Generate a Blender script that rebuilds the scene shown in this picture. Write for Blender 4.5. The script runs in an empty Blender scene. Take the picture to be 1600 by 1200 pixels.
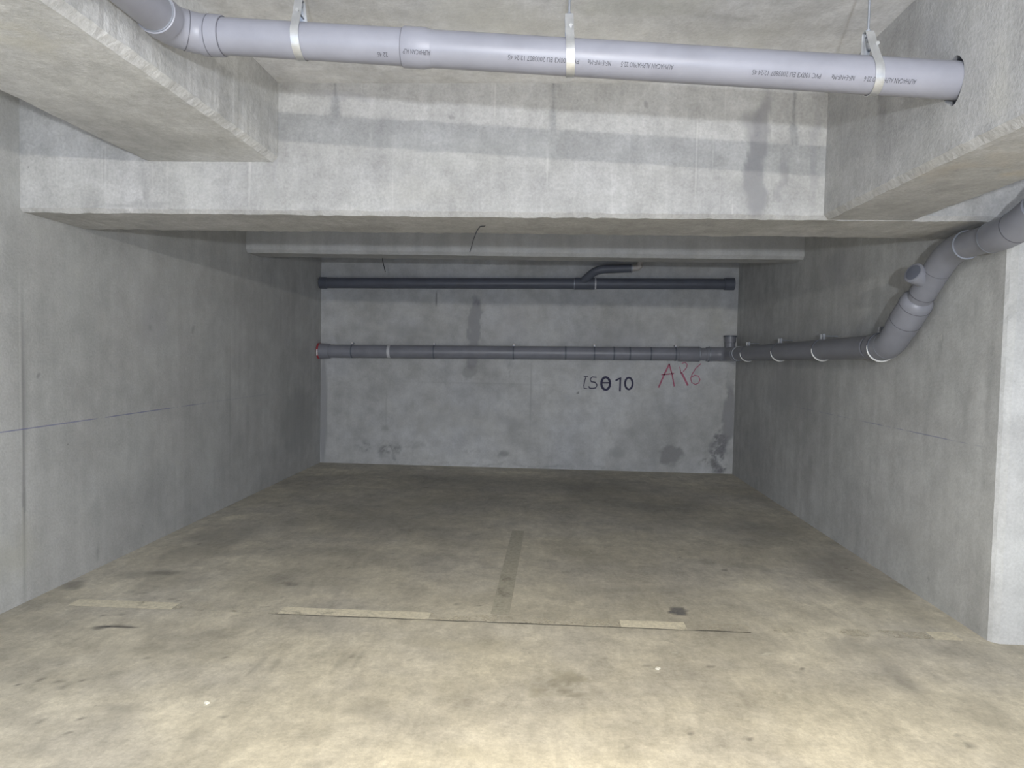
import bpy, bmesh, math, random
import numpy as np
from mathutils import Vector, Matrix, noise

C = bpy.context.scene.collection
SC = bpy.context.scene

# ------------------------------------------------------------------ camera
F, H, ROLL = 1100.0, 1.45, 0.022             # focal length in pixels of the 1600 px frame, lens height
_d = Vector((57.0, -47.0, F)).normalized()   # bay axis (+Y) seen by the camera (x right, y down, z ahead)
_u = Vector((ROLL, -1.0, 0.0)); _u = (_u - _d * _u.dot(_d)).normalized()
_r = _d.cross(_u)
CAMR = Matrix((( _r.x, _d.x, _u.x), (_r.y, _d.y, _u.y), (_r.z, _d.z, _u.z)))   # world -> camera
cam = bpy.data.cameras.new('camera'); cam.sensor_width = 36; cam.lens = 36 * F / 1600
cam.clip_start = 0.05
co = bpy.data.objects.new('camera', cam); C.objects.link(co)
W2C = CAMR.transposed()                       # camera -> world
ax = W2C @ Vector((1, 0, 0)); ay = W2C @ Vector((0, -1, 0)); az = W2C @ Vector((0, 0, -1))
co.matrix_world = Matrix(((ax.x, ay.x, az.x, 0), (ax.y, ay.y, az.y, 0), (ax.z, ay.z, az.z, H), (0, 0, 0, 1)))
SC.camera = co

def W(x, y, X=None, Y=None, Z=None):
    """the point of a world plane that the photograph shows at pixel (x, y)"""
    v = W2C @ Vector((x - 800, y - 600, F)); o = Vector((0, 0, H))
    if X is not None: t = (X - o.x) / v.x
    elif Y is not None: t = (Y - o.y) / v.y
    else: t = (Z - o.z) / v.z
    return o + v * t

# ------------------------------------------------------------------ light
wd = bpy.data.worlds.new('world'); SC.world = wd; wd.use_nodes = True
bg = wd.node_tree.nodes['Background']
bg.inputs[0].default_value = (0.53, 0.71, 1.08, 1); bg.inputs[1].default_value = 1.42

def point(name, loc, power, col, size):
    l = bpy.data.lights.new(name, 'POINT'); l.energy = power; l.color = col; l.shadow_soft_size = size
    o = bpy.data.objects.new(name, l); C.objects.link(o); o.location = loc; return o
point('aisle_lamp', (0.35, -4.0, 2.336), 620, (1.0, 0.96, 0.88), 0.05)          # lamp further back in the aisle
point('hand_torch', (0.10, -1.40, 1.52), 400, (0.93, 0.97, 1.03), 0.05)          # cool torch behind the viewer
_l = bpy.data.lights.new('floor_fill_light', 'AREA'); _l.energy = 42; _l.color = (1.0, 0.83, 0.50)
_l.shape = 'RECTANGLE'; _l.size = 0.9; _l.size_y = 0.25; _l.spread = math.radians(125)                          # added warm area light overhead, brightens the foreground floor
_o = bpy.data.objects.new('floor_fill_light', _l); C.objects.link(_o); _o.location = (0.3, 1.2, 2.83)

SC.view_settings.view_transform = 'Standard'
SC.view_settings.look = 'None'
SC.view_settings.gamma = 1.0
SC.view_settings.use_curve_mapping = False
SC.view_settings.exposure = 0.10

# ------------------------------------------------------------------ main measures
XL, XR = -2.90, 2.32          # bay side walls
YB = 8.85                     # back wall
YF, YF2 = 3.74, 4.30          # cross beam
ZB = 2.17                     # underside of the cross beam
ZC = 2.86                     # ceiling
YREAR = -2.0
XFAR = 3.7

# ------------------------------------------------------------------ materials
class NT:
    def __init__(s, name):
        s.m = bpy.data.materials.new(name); s.m.use_nodes = True
        s.t = s.m.node_tree; s.n = s.t.nodes; s.b = s.n['Principled BSDF']
        s.tc = s.n.new('ShaderNodeTexCoord').outputs['Object']
    def lk(s, a, b): s.t.links.new(a, b)
    def put(s, sock, v):
        if hasattr(v, 'is_output'): s.lk(v, sock)
        else: sock.default_value = v
    def vm(s, op, a, b=None):
        n = s.n.new('ShaderNodeVectorMath'); n.operation = op; s.put(n.inputs[0], a)
        if b is not None: s.put(n.inputs[1], b)
        return n.outputs['Value'] if op in ('LENGTH', 'DISTANCE', 'DOT_PRODUCT') else n.outputs['Vector']
    def mt(s, op, a, b=0.0, clamp=False):
        n = s.n.new('ShaderNodeMath'); n.operation = op; n.use_clamp = clamp
        s.put(n.inputs[0], a); s.put(n.inputs[1], b); return n.outputs[0]
    def mr(s, v, a, b, c=0.0, d=1.0, smooth=True):
        n = s.n.new('ShaderNodeMapRange'); n.interpolation_type = 'SMOOTHSTEP' if smooth else 'LINEAR'
        s.put(n.inputs[0], v)
        for i, q in enumerate((a, b, c, d)): n.inputs[i + 1].default_value = q
        return n.outputs[0]
    def noise(s, vec, scale, detail=4, rough=0.55, col=False, dist=0.0):
        n = s.n.new('ShaderNodeTexNoise'); s.put(n.inputs['Vector'], vec)
        n.inputs['Scale'].default_value = scale; n.inputs['Detail'].default_value = detail
        n.inputs['Roughness'].default_value = rough; n.inputs['Distortion'].default_value = dist
        return n.outputs['Color'] if col else n.outputs['Fac']
    def mix(s, f, a, b, mode='MIX'):
        n = s.n.new('ShaderNodeMix'); n.data_type = 'RGBA'; n.blend_type = mode
        s.put(n.inputs[0], f); s.put(n.inputs[6], a); s.put(n.inputs[7], b); return n.outputs[2]

def c4(c): return (c[0], c[1], c[2], 1.0)

def concrete(name, base, lines=(), seed=0.0, streak=0.5, blotch=0.5, pits=0.6, grain=0.5, rough=0.9,
             tint=(0.86, 0.86, 0.92), drips=0.0, big=0.8, bump=0.35, grit=0.0):
    """cast concrete: cloudy tone, formwork streaks, grain, small blow holes, chalk lines (centre, radii, colour, strength)
    and the stains and painted shade stored on the mesh by stain()"""
    k = NT(name)
    p = k.vm('ADD', k.tc, (seed, seed * 1.7, seed * 0.6))
    n1 = k.noise(p, big, 4, 0.6)
    n2 = k.noise(p, 4.5, 5, 0.68)
    n3 = k.noise(p, 70, 2, 0.7)
    st = k.noise(k.vm('MULTIPLY', p, (9, 9, 0.5)), 1.0, 3, 0.6) if streak else None
    f = k.mr(n1, 0.3, 0.7, 1 - 0.16 * blotch, 1 + 0.16 * blotch)
    f = k.mt('MULTIPLY', f, k.mr(n2, 0.25, 0.75, 1 - 0.16 * blotch, 1 + 0.14 * blotch))
    f = k.mt('MULTIPLY', f, k.mr(n3, 0.25, 0.75, 1 - 0.13 * grain, 1 + 0.11 * grain))
    if streak: f = k.mt('MULTIPLY', f, k.mr(st, 0.28, 0.72, 1 - 0.12 * streak, 1 + 0.11 * streak))
    if grit:       # trowel marks and sand grains
        tw = k.noise(k.vm('ADD', k.vm('MULTIPLY', p, (16, 5, 5)), k.vm('MULTIPLY', k.noise(p, 1.2, 2, 0.5, col=True), (6, 6, 6))), 1.0, 4, 0.65)
        f = k.mt('MULTIPLY', f, k.mr(tw, 0.25, 0.75, 1 - 0.17 * grit, 1 + 0.13 * grit))
        sd = k.noise(p, 26, 4, 0.75)
        f = k.mt('MULTIPLY', f, k.mr(sd, 0.28, 0.72, 1 - 0.24 * grit, 1 + 0.18 * grit, False))
    vo = k.n.new('ShaderNodeTexVoronoi'); k.lk(p, vo.inputs['Vector']); vo.inputs['Scale'].default_value = 7.0
    pit = k.mr(vo.outputs['Distance'], 0.025, 0.05, 1.0, 0.0)
    pit = k.mt('MULTIPLY', pit, k.mr(k.noise(p, 1.9, 2), 0.5, 0.62))
    f = k.mt('MULTIPLY', f, k.mt('SUBTRACT', 1.0, k.mt('MULTIPLY', pit, 0.45 * pits)))
    n4 = k.noise(p, 1.6, 3, 0.6)
    col = k.mix(k.mr(n4, 0.35, 0.7), c4(base), c4([b * t for b, t in zip(base, tint)]))
    col = k.mix(1.0, col, f, 'MULTIPLY')
    if drips:
        dn = k.noise(k.vm('MULTIPLY', p, (26, 26, 0.9)), 1.0, 2, 0.5)
        col = k.mix(k.mt('MULTIPLY', k.mr(dn, 0.66, 0.74), k.mt('MULTIPLY', k.mr(n4, 0.4, 0.6), drips)), col,
                    c4([min(1, b * 1.45) for b in base]))
    at = k.n.new('ShaderNodeAttribute'); at.attribute_name = 'stain_shade'
    al = k.mt('MULTIPLY', at.outputs['Alpha'], k.mt('ADD', 0.45, n2), True)
    al = k.mt('MULTIPLY', al, k.mr(n3, 0.25, 0.75, 0.85, 1.12), True)
    col = k.mix(al, col, at.outputs['Color'])
    if lines:
        brk = k.mr(k.noise(p, 3.0, 4, 0.7), 0.34, 0.52)
    for (cen, rad, mc, sg) in lines:
        q = k.vm('MULTIPLY', k.vm('SUBTRACT', k.tc, tuple(cen)), tuple(1.0 / r for r in rad))
        sx = k.n.new('ShaderNodeSeparateXYZ'); k.lk(k.vm('ABSOLUTE', q), sx.inputs[0])
        d = k.mt('MAXIMUM', k.mt('MAXIMUM', sx.outputs[0], sx.outputs[1]), sx.outputs[2])
        col = k.mix(k.mt('MULTIPLY', k.mr(d, 0.6, 1.0, sg, 0.0), brk), col, c4(mc))
    k.lk(col, k.b.inputs['Base Color'])
    k.b.inputs['Roughness'].default_value = rough
    k.b.inputs['Specular IOR Level'].default_value = 0.25
    bp = k.n.new('ShaderNodeBump'); bp.inputs['Strength'].default_value = bump; bp.inputs['Distance'].default_value = 0.012
    h = k.mt('ADD', k.mt('MULTIPLY', n2, 0.8), k.mt('MULTIPLY', n3, 0.35))
    k.lk(h, bp.inputs['Height']); k.lk(bp.outputs[0], k.b.inputs['Normal'])
    return k.m

def plain(name, col, rough=0.5, metal=0.0, var=0.08, scale=6.0, spec=0.5):
    k = NT(name)
    n = k.noise(k.tc, scale, 5, 0.6)
    f = k.mr(n, 0.3, 0.7, 1 - var, 1 + var)
    k.lk(k.mix(1.0, c4(col), f, 'MULTIPLY'), k.b.inputs['Base Color'])
    k.lk(k.mr(n, 0.3, 0.7, rough - 0.05, rough + 0.05), k.b.inputs['Roughness'])
    k.b.inputs['Metallic'].default_value = metal
    k.b.inputs['Specular IOR Level'].default_value = spec
    return k.m

def worn(name, col, cover=0.5, sharp=0.1, scale=7.0, rough=0.85):
    """old paint or rubbed chalk: flakes away where a noise is high"""
    k = NT(name)
    n = k.noise(k.tc, scale, 8, 0.72)
    big = k.noise(k.tc, 1.3, 3, 0.6)
    a = k.mr(k.mt('ADD', k.mt('MULTIPLY', n, 0.6), k.mt('MULTIPLY', big, 0.4)), 1 - cover - sharp, 1 - cover + sharp)
    f = k.mr(k.noise(k.tc, 40, 4, 0.7), 0.3, 0.7, 0.85, 1.12)
    k.lk(k.mix(1.0, c4(col), f, 'MULTIPLY'), k.b.inputs['Base Color'])
    k.lk(a, k.b.inputs['Alpha']); k.b.inputs['Roughness'].default_value = rough
    k.b.inputs['Specular IOR Level'].default_value = 0.2
    return k.m

# ------------------------------------------------------------------ stains and painted shade
def vnoise(P, seed=0):
    """smooth value noise of an (n,3) array, 0..1"""
    i = np.floor(P).astype(np.int64); f = P - i; f = f * f * (3 - 2 * f); out = 0
    for dx in (0, 1):
        for dy in (0, 1):
            for dz in (0, 1):
                h = (i[:, 0] + dx) * 374761393 + (i[:, 1] + dy) * 668265263 + (i[:, 2] + dz) * 2147483647 + seed * 1274126177
                h = (h ^ (h >> 13)) * 1274126177; h = (h ^ (h >> 16)) & 0xffff
                w = (f[:, 0] if dx else 1 - f[:, 0]) * (f[:, 1] if dy else 1 - f[:, 1]) * (f[:, 2] if dz else 1 - f[:, 2])
                out = out + w * h / 65535.0
    return out
def fbm(P, scale, oct=4, rough=0.6, seed=0):
    a = 1.0; t = 0; o = 0
    for k in range(oct):
        o = o + a * vnoise(P * scale * 2 ** k + 17.3 * k, seed + k); t += a; a *= rough
    return o / t
def stain_shade(ob, marks, seed=0):
    """lay the stains (dirt, damp, oil, pale scuffs) and some painted shade into the colour attribute 'stain' of a mesh standing at the world origin.
    a mark is (centre, radii, colour, strength, softness, kind); kind 'b' ragged edge, 'm' mottled, 's' plain"""
    me = ob.data; n = len(me.vertices)
    P = np.empty(n * 3, dtype=np.float64); me.vertices.foreach_get('co', P); P = P.reshape(-1, 3)
    C_ = np.zeros((n, 3)); A_ = np.zeros(n)
    dist = np.stack([fbm(P, 5.0, 4, 0.62, seed + 31 * j) - 0.5 for j in range(3)], 1)
    mot = np.clip((fbm(P, 9.0, 5, 0.75, seed + 7) - 0.42) / 0.14, 0, 1)
    for (cen, rad, mc, sg, soft, kind) in marks:
        c = np.array(cen[:]); r = np.array(rad)
        near = np.all(np.abs(P - c) < r + 0.12, axis=1); ix = np.nonzero(near)[0]
        if not len(ix): continue
        q = P[ix] - c
        if kind != 's': q = q + dist[ix] * min(0.45, 0.12 + 1.2 * min(r))
        d = np.sqrt((( q / r) ** 2).sum(1))
        t = np.clip((1 - d) / max(soft, 0.05), 0, 1); m = sg * t * t * (3 - 2 * t)
        if kind == 'm': m = m * mot[ix]
        a0 = A_[ix]; a1 = m + a0 * (1 - m)
        C_[ix] = np.where(a1[:, None] > 1e-6, (np.minimum(np.array(mc) * 1.05, 0.85)[None] * m[:, None] + C_[ix] * (a0 * (1 - m))[:, None]) / np.maximum(a1, 1e-6)[:, None], 0)
        A_[ix] = a1
    at = me.attributes.new('stain_shade', 'FLOAT_COLOR', 'POINT')
    at.data.foreach_set('color', np.concatenate([C_, A_[:, None]], 1).astype(np.float32).ravel())
    return ob
def face_grid(bm, o, du, dv, nu, nv):
    """finely divided flat face from corner o along du and dv"""
    o, du, dv = Vector(o), Vector(du), Vector(dv)
    V = [[bm.verts.new(o + du * (i / nu) + dv * (j / nv)) for i in range(nu + 1)] for j in range(nv + 1)]
    for j in range(nv):
        for i in range(nu): bm.faces.new((V[j][i], V[j][i + 1], V[j + 1][i + 1], V[j + 1][i]))
    return bm

# ------------------------------------------------------------------ object helpers
def tag(o, label=None, cat=None, group=None, kind=None):
    if label: o['label'] = label
    if cat: o['category'] = cat
    if group: o['group'] = group
    if kind: o['kind'] = kind
    return o

def link(name, bm, mat, parent=None, smooth=False):
    me = bpy.data.meshes.new(name)
    bmesh.ops.recalc_face_normals(bm, faces=bm.faces)
    if parent is not None:
        off = parent.get('_o')
        o3 = Vector((off[0], off[1], off[2])) if off else Vector((0, 0, 0))
        bmesh.ops.translate(bm, verts=bm.verts, vec=-o3)
    bm.to_mesh(me); bm.free()
    if smooth:
        for p in me.polygons: p.use_smooth = True
        try: me.set_sharp_from_angle(angle=math.radians(38))
        except Exception: pass
    if mat: me.materials.append(mat)
    o = bpy.data.objects.new(name, me); C.objects.link(o)
    if parent is not None:
        o.parent = parent
        o['_o'] = parent.get('_o', [0.0, 0.0, 0.0])
    return o

def thing(name, label, cat, loc, group=None):
    o = bpy.data.objects.new(name, None); C.objects.link(o); o.location = loc
    o.empty_display_size = 0.1; o['_o'] = [float(v) for v in loc]
    return tag(o, label, cat, group)

def sweep(bm, path, radii, segs=28, cap=True):
    """round tube through the points with a radius at each"""
    path = [Vector(p) for p in path]
    if not isinstance(radii, (list, tuple)): radii = [radii] * len(path)
    n = len(path); tang = []
    for i in range(n):
        t = Vector((0, 0, 0))
        if i > 0: t += (path[i] - path[i - 1]).normalized() if (path[i] - path[i - 1]).length > 1e-7 else Vector()
        if i < n - 1: t += (path[i + 1] - path[i]).normalized() if (path[i + 1] - path[i]).length > 1e-7 else Vector()
        tang.append(t.normalized() if t.length > 1e-9 else None)
    for i in range(n):
        if tang[i] is None: tang[i] = tang[i - 1] if i else tang[1]
    ref = Vector((0, 0, 1)) if abs(tang[0].z) < 0.9 else Vector((1, 0, 0))
    nx = tang[0].cross(ref).normalized(); rings = []
    for i in range(n):
        nx = (nx - tang[i] * nx.dot(tang[i])).normalized(); ny = tang[i].cross(nx)
        rings.append([bm.verts.new(path[i] + (nx * math.cos(2 * math.pi * j / segs) + ny * math.sin(2 * math.pi * j / segs)) * radii[i])
                      for j in range(segs)])
    for a, b in zip(rings[:-1], rings[1:]):
        for j in range(segs):
            bm.faces.new((a[j], a[(j + 1) % segs], b[(j + 1) % segs], b[j]))
    if cap:
        bm.faces.new(rings[0]); bm.faces.new(rings[-1])
    return bm

def tube(path, radii, segs=28, cap=True): return sweep(bmesh.new(), path, radii, segs, cap)

def collar(p0, p1, r0, r1, lip=0.004):
    """socket: a slightly wider sleeve with rounded shoulders on a pipe of radius r0"""
    p0, p1 = Vector(p0), Vector(p1); d = (p1 - p0).normalized(); L = (p1 - p0).length
    k = min(lip, L * 0.3)
    return tube([p0, p0, p0 + d * k, p0 + d * (L - 3 * k if L > 6 * k else L * 0.7), p1 - d * k * 0.3, p1],
                [r0 * 0.97, r1 * 0.985, r1, r1, r0 * 1.02, r0 * 0.98])

def hoop(c, ax_, half, r0, r1, segs=36):
    """flat band round a pipe: hollow ring of inner radius r0 and outer radius r1"""
    c, ax_ = Vector(c), Vector(ax_).normalized(); nx = ax_.cross(Vector((0, 0, 1))).normalized(); ny = ax_.cross(nx); bm = bmesh.new(); rings = []
    for (s_, r) in ((-1, r0), (-1, r1), (1, r1), (1, r0)):
        rings.append([bm.verts.new(c + ax_ * half * s_ + (nx * math.cos(2 * math.pi * j / segs) + ny * math.sin(2 * math.pi * j / segs)) * r) for j in range(segs)])
    for k in range(4):
        a, b = rings[k], rings[(k + 1) % 4]
        for j in range(segs): bm.faces.new((a[j], a[(j + 1) % segs], b[(j + 1) % segs], b[j]))
    return bm

def arc(a, c, b, cut, n=9):
    """rounded corner a-c-b, starting cut metres before c"""
    a, c, b = Vector(a), Vector(c), Vector(b)
    s = c + (a - c).normalized() * cut; e = c + (b - c).normalized() * cut
    return [s * (1 - t) ** 2 + c * 2 * t * (1 - t) + e * t ** 2 for t in [i / (n - 1) for i in range(n)]]

def boxbm(bm, x0, x1, y0, y1, z0, z1):
    v = [bm.verts.new((x, y, z)) for x in (x0, x1) for y in (y0, y1) for z in (z0, z1)]
    for f in ((0, 1, 3, 2), (4, 6, 7, 5), (0, 4, 5, 1), (2, 3, 7, 6), (0, 2, 6, 4), (1, 5, 7, 3)):
        bm.faces.new([v[i] for i in f])
    return bm

def gridbox(x0, x1, y0, y1, z0, z1, face, step):
    """box whose seen face ('+x', '-x', '-y', '+z', '-z') is finely divided"""
    bm = bmesh.new(); lo = (x0, y0, z0); hi = (x1, y1, z1); i = 'xyz'.index(face[1]); u, v = [k for k in range(3) if k != i]
    for side in (0, 1):
        for k in range(3):
            o = list(lo); o[k] = hi[k] if side else lo[k]; a, b = [q for q in range(3) if q != k]
            d1 = Vector((0, 0, 0)); d1[a] = hi[a] - lo[a]; d2 = Vector((0, 0, 0)); d2[b] = hi[b] - lo[b]
            if k == i and (side == 1) == (face[0] == '+'): face_grid(bm, o, d1, d2, max(1, int(d1.length / step)), max(1, int(d2.length / step)))
            else: face_grid(bm, o, d1, d2, 1, 1)
    return bm

def extrude_profile(prof, axis, a, b, step=0.04, rough=None, seed=0.0):
    """prof: list of (u, v, jitter). axis 'X': u=Y v=Z ; 'Y': u=X v=Z ; 'Z': u=X v=Y"""
    bm = bmesh.new(); n = max(2, int(abs(b - a) / step)); rings = []
    for i in range(n + 1):
        t = a + (b - a) * i / n; ring = []
        for j, (u, v, jt) in enumerate(prof):
            if jt:
                q = Vector((t * 3.1 + seed, j * 7.3 + seed, 0.5)); q2 = Vector((t * 22 + seed, j * 5.1, 3.5))
                du = (noise.noise(q) * 0.6 + noise.noise(q2) * 0.7) * jt
                dw = (noise.noise(q + Vector((9, 4, 2))) * 0.6 + noise.noise(q2 + Vector((3, 8, 1))) * 0.7) * jt
                u += du; v += dw
            p = (t, u, v) if axis == 'X' else (u, t, v) if axis == 'Y' else (u, v, t)
            ring.append(bm.verts.new(p))
        rings.append(ring)
    m = len(prof)
    for r0, r1 in zip(rings[:-1], rings[1:]):
        for j in range(m): bm.faces.new((r0[j], r0[(j + 1) % m], r1[(j + 1) % m], r1[j]))
    bm.faces.new(rings[0]); bm.faces.new(rings[-1])
    return bm

def beam_profile(u0, u1, z0, z1, ch=0.022, jt=0.004, nf=1, nb=1):
    """nf, nb: how finely the two side faces and the underside are divided"""
    P = [(u0, z1 + (z0 + ch - z1) * i / nf, jt if i == nf else 0) for i in range(nf + 1)]
    P += [(u0 + ch + (u1 - u0 - 2 * ch) * i / nb, z0, jt if i in (0, nb) else 0) for i in range(nb + 1)]
    return P + [(u1, z0 + ch, jt), (u1, z1, 0)]

# ------------------------------------------------------------------ the setting
G = (0.51, 0.51, 0.50)         # concrete
DK = (0.20, 0.20, 0.20)

# floor ------------------------------------------------------------
def fm(x, y, rx, ry, c, s, soft=0.6, kind='b', z=0.5):
    p = W(x, y, Z=0); return (p, (rx, ry, z), c, s, soft, kind)
FD = (0.13, 0.125, 0.115); FB = (0.055, 0.055, 0.06); FL = (0.66, 0.64, 0.55); FO = (0.26, 0.24, 0.17)
floor_marks = [
    # dirt worn into the bay
    fm(620, 800, 1.2, 1.3, FD, 0.30, 0.9), fm(1010, 800, 1.0, 1.4, FD, 0.28, 0.9), fm(820, 755, 2.6, 0.8, FD, 0.35, 0.8),
    fm(330, 850, 0.35, 1.0, FD, 0.40, 0.8), fm(1330, 900, 0.32, 1.0, FD, 0.35, 0.8), fm(540, 870, 0.5, 0.5, FD, 0.22, 0.9),
    fm(1180, 830, 0.5, 0.9, FD, 0.28, 0.9), fm(470, 905, 0.8, 0.4, FD, 0.25, 0.9), fm(700, 850, 0.35, 0.5, FD, 0.22, 0.9),
    fm(250, 905, 0.4, 0.2, FD, 0.35, 0.8), fm(900, 860, 0.4, 0.5, FO, 0.25, 0.9), fm(300, 985, 0.7, 0.14, FD, 0.28, 0.9, 'm'),
    # clouds of wear in front of the bay
    fm(560, 1108, 0.22, 0.16, FD, 0.35, 0.9), fm(885, 1065, 0.26, 0.12, FO, 0.6, 0.8, 'm'), fm(890, 1070, 0.14, 0.10, FD, 0.35, 0.8, 'm'),
    fm(1400, 1060, 0.12, 0.30, FD, 0.35, 0.9), fm(1330, 1010, 0.5, 0.16, FD, 0.22, 0.9), fm(260, 1010, 0.6, 0.2, FD, 0.25, 0.9),
    fm(1530, 1105, 0.3, 0.2, FD, 0.22, 0.9), fm(190, 1110, 0.16, 0.07, FD, 0.35, 0.8), fm(700, 1000, 0.6, 0.12, FO, 0.25, 0.9),
    fm(1160, 1000, 0.3, 0.25, FD, 0.2, 0.9), fm(100, 1060, 0.5, 0.3, FD, 0.16, 0.9), fm(720, 1170, 0.3, 0.1, FO, 0.2, 0.9, 'm'),
    # black smear and oil patches
    (W(186, 979, Z=0), (0.13, 0.022, 0.5), FB, 0.9, 0.5, 's'), (W(155, 981, Z=0), (0.05, 0.03, 0.5), FB, 0.7, 0.6, 's'),
    fm(1062, 957, 0.055, 0.085, (0.12, 0.12, 0.125), 0.9, 0.25), fm(215, 922, 0.14, 0.07, FD, 0.6, 0.8, 'm'),
    fm(255, 897, 0.16, 0.08, FD, 0.6, 0.8), fm(120, 912, 0.10, 0.07, FB, 0.5, 0.8), fm(448, 915, 0.10, 0.05, FD, 0.7, 0.5, 'm'),
]
rs = random.Random(5)
spots = [(62,1062),(92,1065),(97,1074),(130,1063),(46,1112),(62,1127),(124,1124),(105,1145),(28,1070),(98,1037),(230,1028),(302,998),(352,1027),(348,1120),
         (550,1026),(614,865),(628,828),(603,835),(765,825),(528,884),(545,887),(440,933),(355,900),(523,933),(355,880),(424,858),(560,825),(420,955),
         (715,944),(749,946),(1063,871),(1132,891),(1322,888),(1333,892),(806,846),(943,1030),(1010,1040),(1110,1042),(1078,1145),(310,850),(375,882),(1170,1155),(1255,1045),(1500,1150),(1515,1165),
         (278,939),(268,936),(160,962),(190,960),(520,1018),(980,1170),(640,1030),(370,850)]
for (x, y) in spots:
    r = rs.uniform(0.008, 0.022)
    floor_marks.append((W(x, y, Z=0), (r * rs.uniform(0.9, 1.5), r * rs.uniform(0.9, 1.7), 0.5), FB, rs.uniform(0.40, 0.75), 0.8, 's'))
for (x, y, a, b) in ((322,1098,0.02,0.02),(1025,1046,0.03,0.02),(1052,1021,0.015,0.02),(300,922,0.05,0.03),(325,1088,0.035,0.03),(1240,1093,0.05,0.06),(1205,1022,0.05,0.02)):
    floor_marks.append((W(x, y, Z=0), (a, b, 0.5), FL, 0.7, 0.6, 'm'))
# faint tyre tread bands in the foreground
for (x, y, n) in ((400, 1042, 4), (530, 1034, 4), (300, 1150, 4)):
    for i in range(n):
        floor_marks.append((W(x + i * 9, y, Z=0), (0.011, 0.17, 0.5), FD, 0.30, 0.8, 's'))
m_floor = concrete('floor_concrete', (0.575, 0.535, 0.44), (), seed=3.3, grit=0.6, streak=0.0, blotch=1.0, pits=0.5, grain=0.6, rough=0.8,
                   tint=(0.86, 0.87, 0.92), big=0.9, bump=0.25)
fl = link('floor', gridbox(XL - 0.3, XFAR, YREAR, YB + 0.3, -0.2, 0.0, '+z', 0.02), m_floor)
stain_shade(fl, floor_marks, 3)
tag(fl, 'stained yellowish concrete floor of the parking bay', 'floor', kind='structure')

# painted bay markings lie on the floor and are part of it
def strip(name, poly, mat, lab, z=0.0012):
    bm = bmesh.new(); bm.faces.new([bm.verts.new((p[0], p[1], z)) for p in poly]); bmesh.ops.triangulate(bm, faces=bm.faces)
    return tag(link(name, bm, mat, fl), lab)
def rag(x0, x1, yc, w, seed, n=40):
    a = []; b = []
    for i in range(n + 1):
        x = x0 + (x1 - x0) * i / n; y = yc(x)
        a.append((x, y + w / 2 + noise.noise(Vector((x * 5, seed, 0))) * 0.008)); b.append((x, y - w / 2 + noise.noise(Vector((x * 7, seed, 4))) * 0.006))
    return a + b[::-1]
yline = lambda x: 3.775 + 0.0 * x
m_line = worn('worn_line_paint', (0.70, 0.65, 0.52), cover=0.62, sharp=0.10)
m_line_f = worn('rubbed_line_paint', (0.64, 0.60, 0.49), cover=0.44, sharp=0.10)
strip('painted_line', rag(-2.64, -2.05, yline, 0.105, 1), m_line, 'pale yellowish paint strip at the left end of the front line')
strip('painted_line', rag(-2.05, -1.45, yline, 0.10, 2), m_line_f, 'nearly rubbed away paint strip beside the left end of the front line')
strip('painted_line', rag(-1.45, -0.62, yline, 0.105, 3), m_line, 'pale paint strip of the front line left of the centre line')
strip('painted_line', rag(-0.62, 0.42, yline, 0.10, 4), m_line_f, 'rubbed paint strip of the front line crossing the centre line')
strip('painted_line', rag(0.42, 0.77, yline, 0.105, 5), m_line, 'pale yellow paint strip beside the dark floor patch')
strip('painted_line', rag(0.77, 2.05, yline, 0.10, 6), m_line_f, 'rubbed grey paint strip of the front line toward the right wall')
strip('painted_line', rag(2.05, 2.19, yline, 0.105, 7), m_line, 'pale stub of paint at the right end of the front line')
cl = [(-0.29, 3.84), (-0.185, 3.84), (-0.165, 5.7), (-0.265, 5.7)]
strip('painted_line', cl, worn('grey_cover_paint', (0.44, 0.415, 0.34), cover=0.66, sharp=0.12), 'dark grey overpainted centre line between the two spaces')
m_groove = worn('dark_edge', (0.13, 0.125, 0.11), cover=0.56, sharp=0.10)
strip('line_edge', rag(-1.5, 1.1, lambda x: yline(x) - 0.056, 0.010, 8, 60), m_groove, 'thin dark edge along the front line', z=0.0016)

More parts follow.
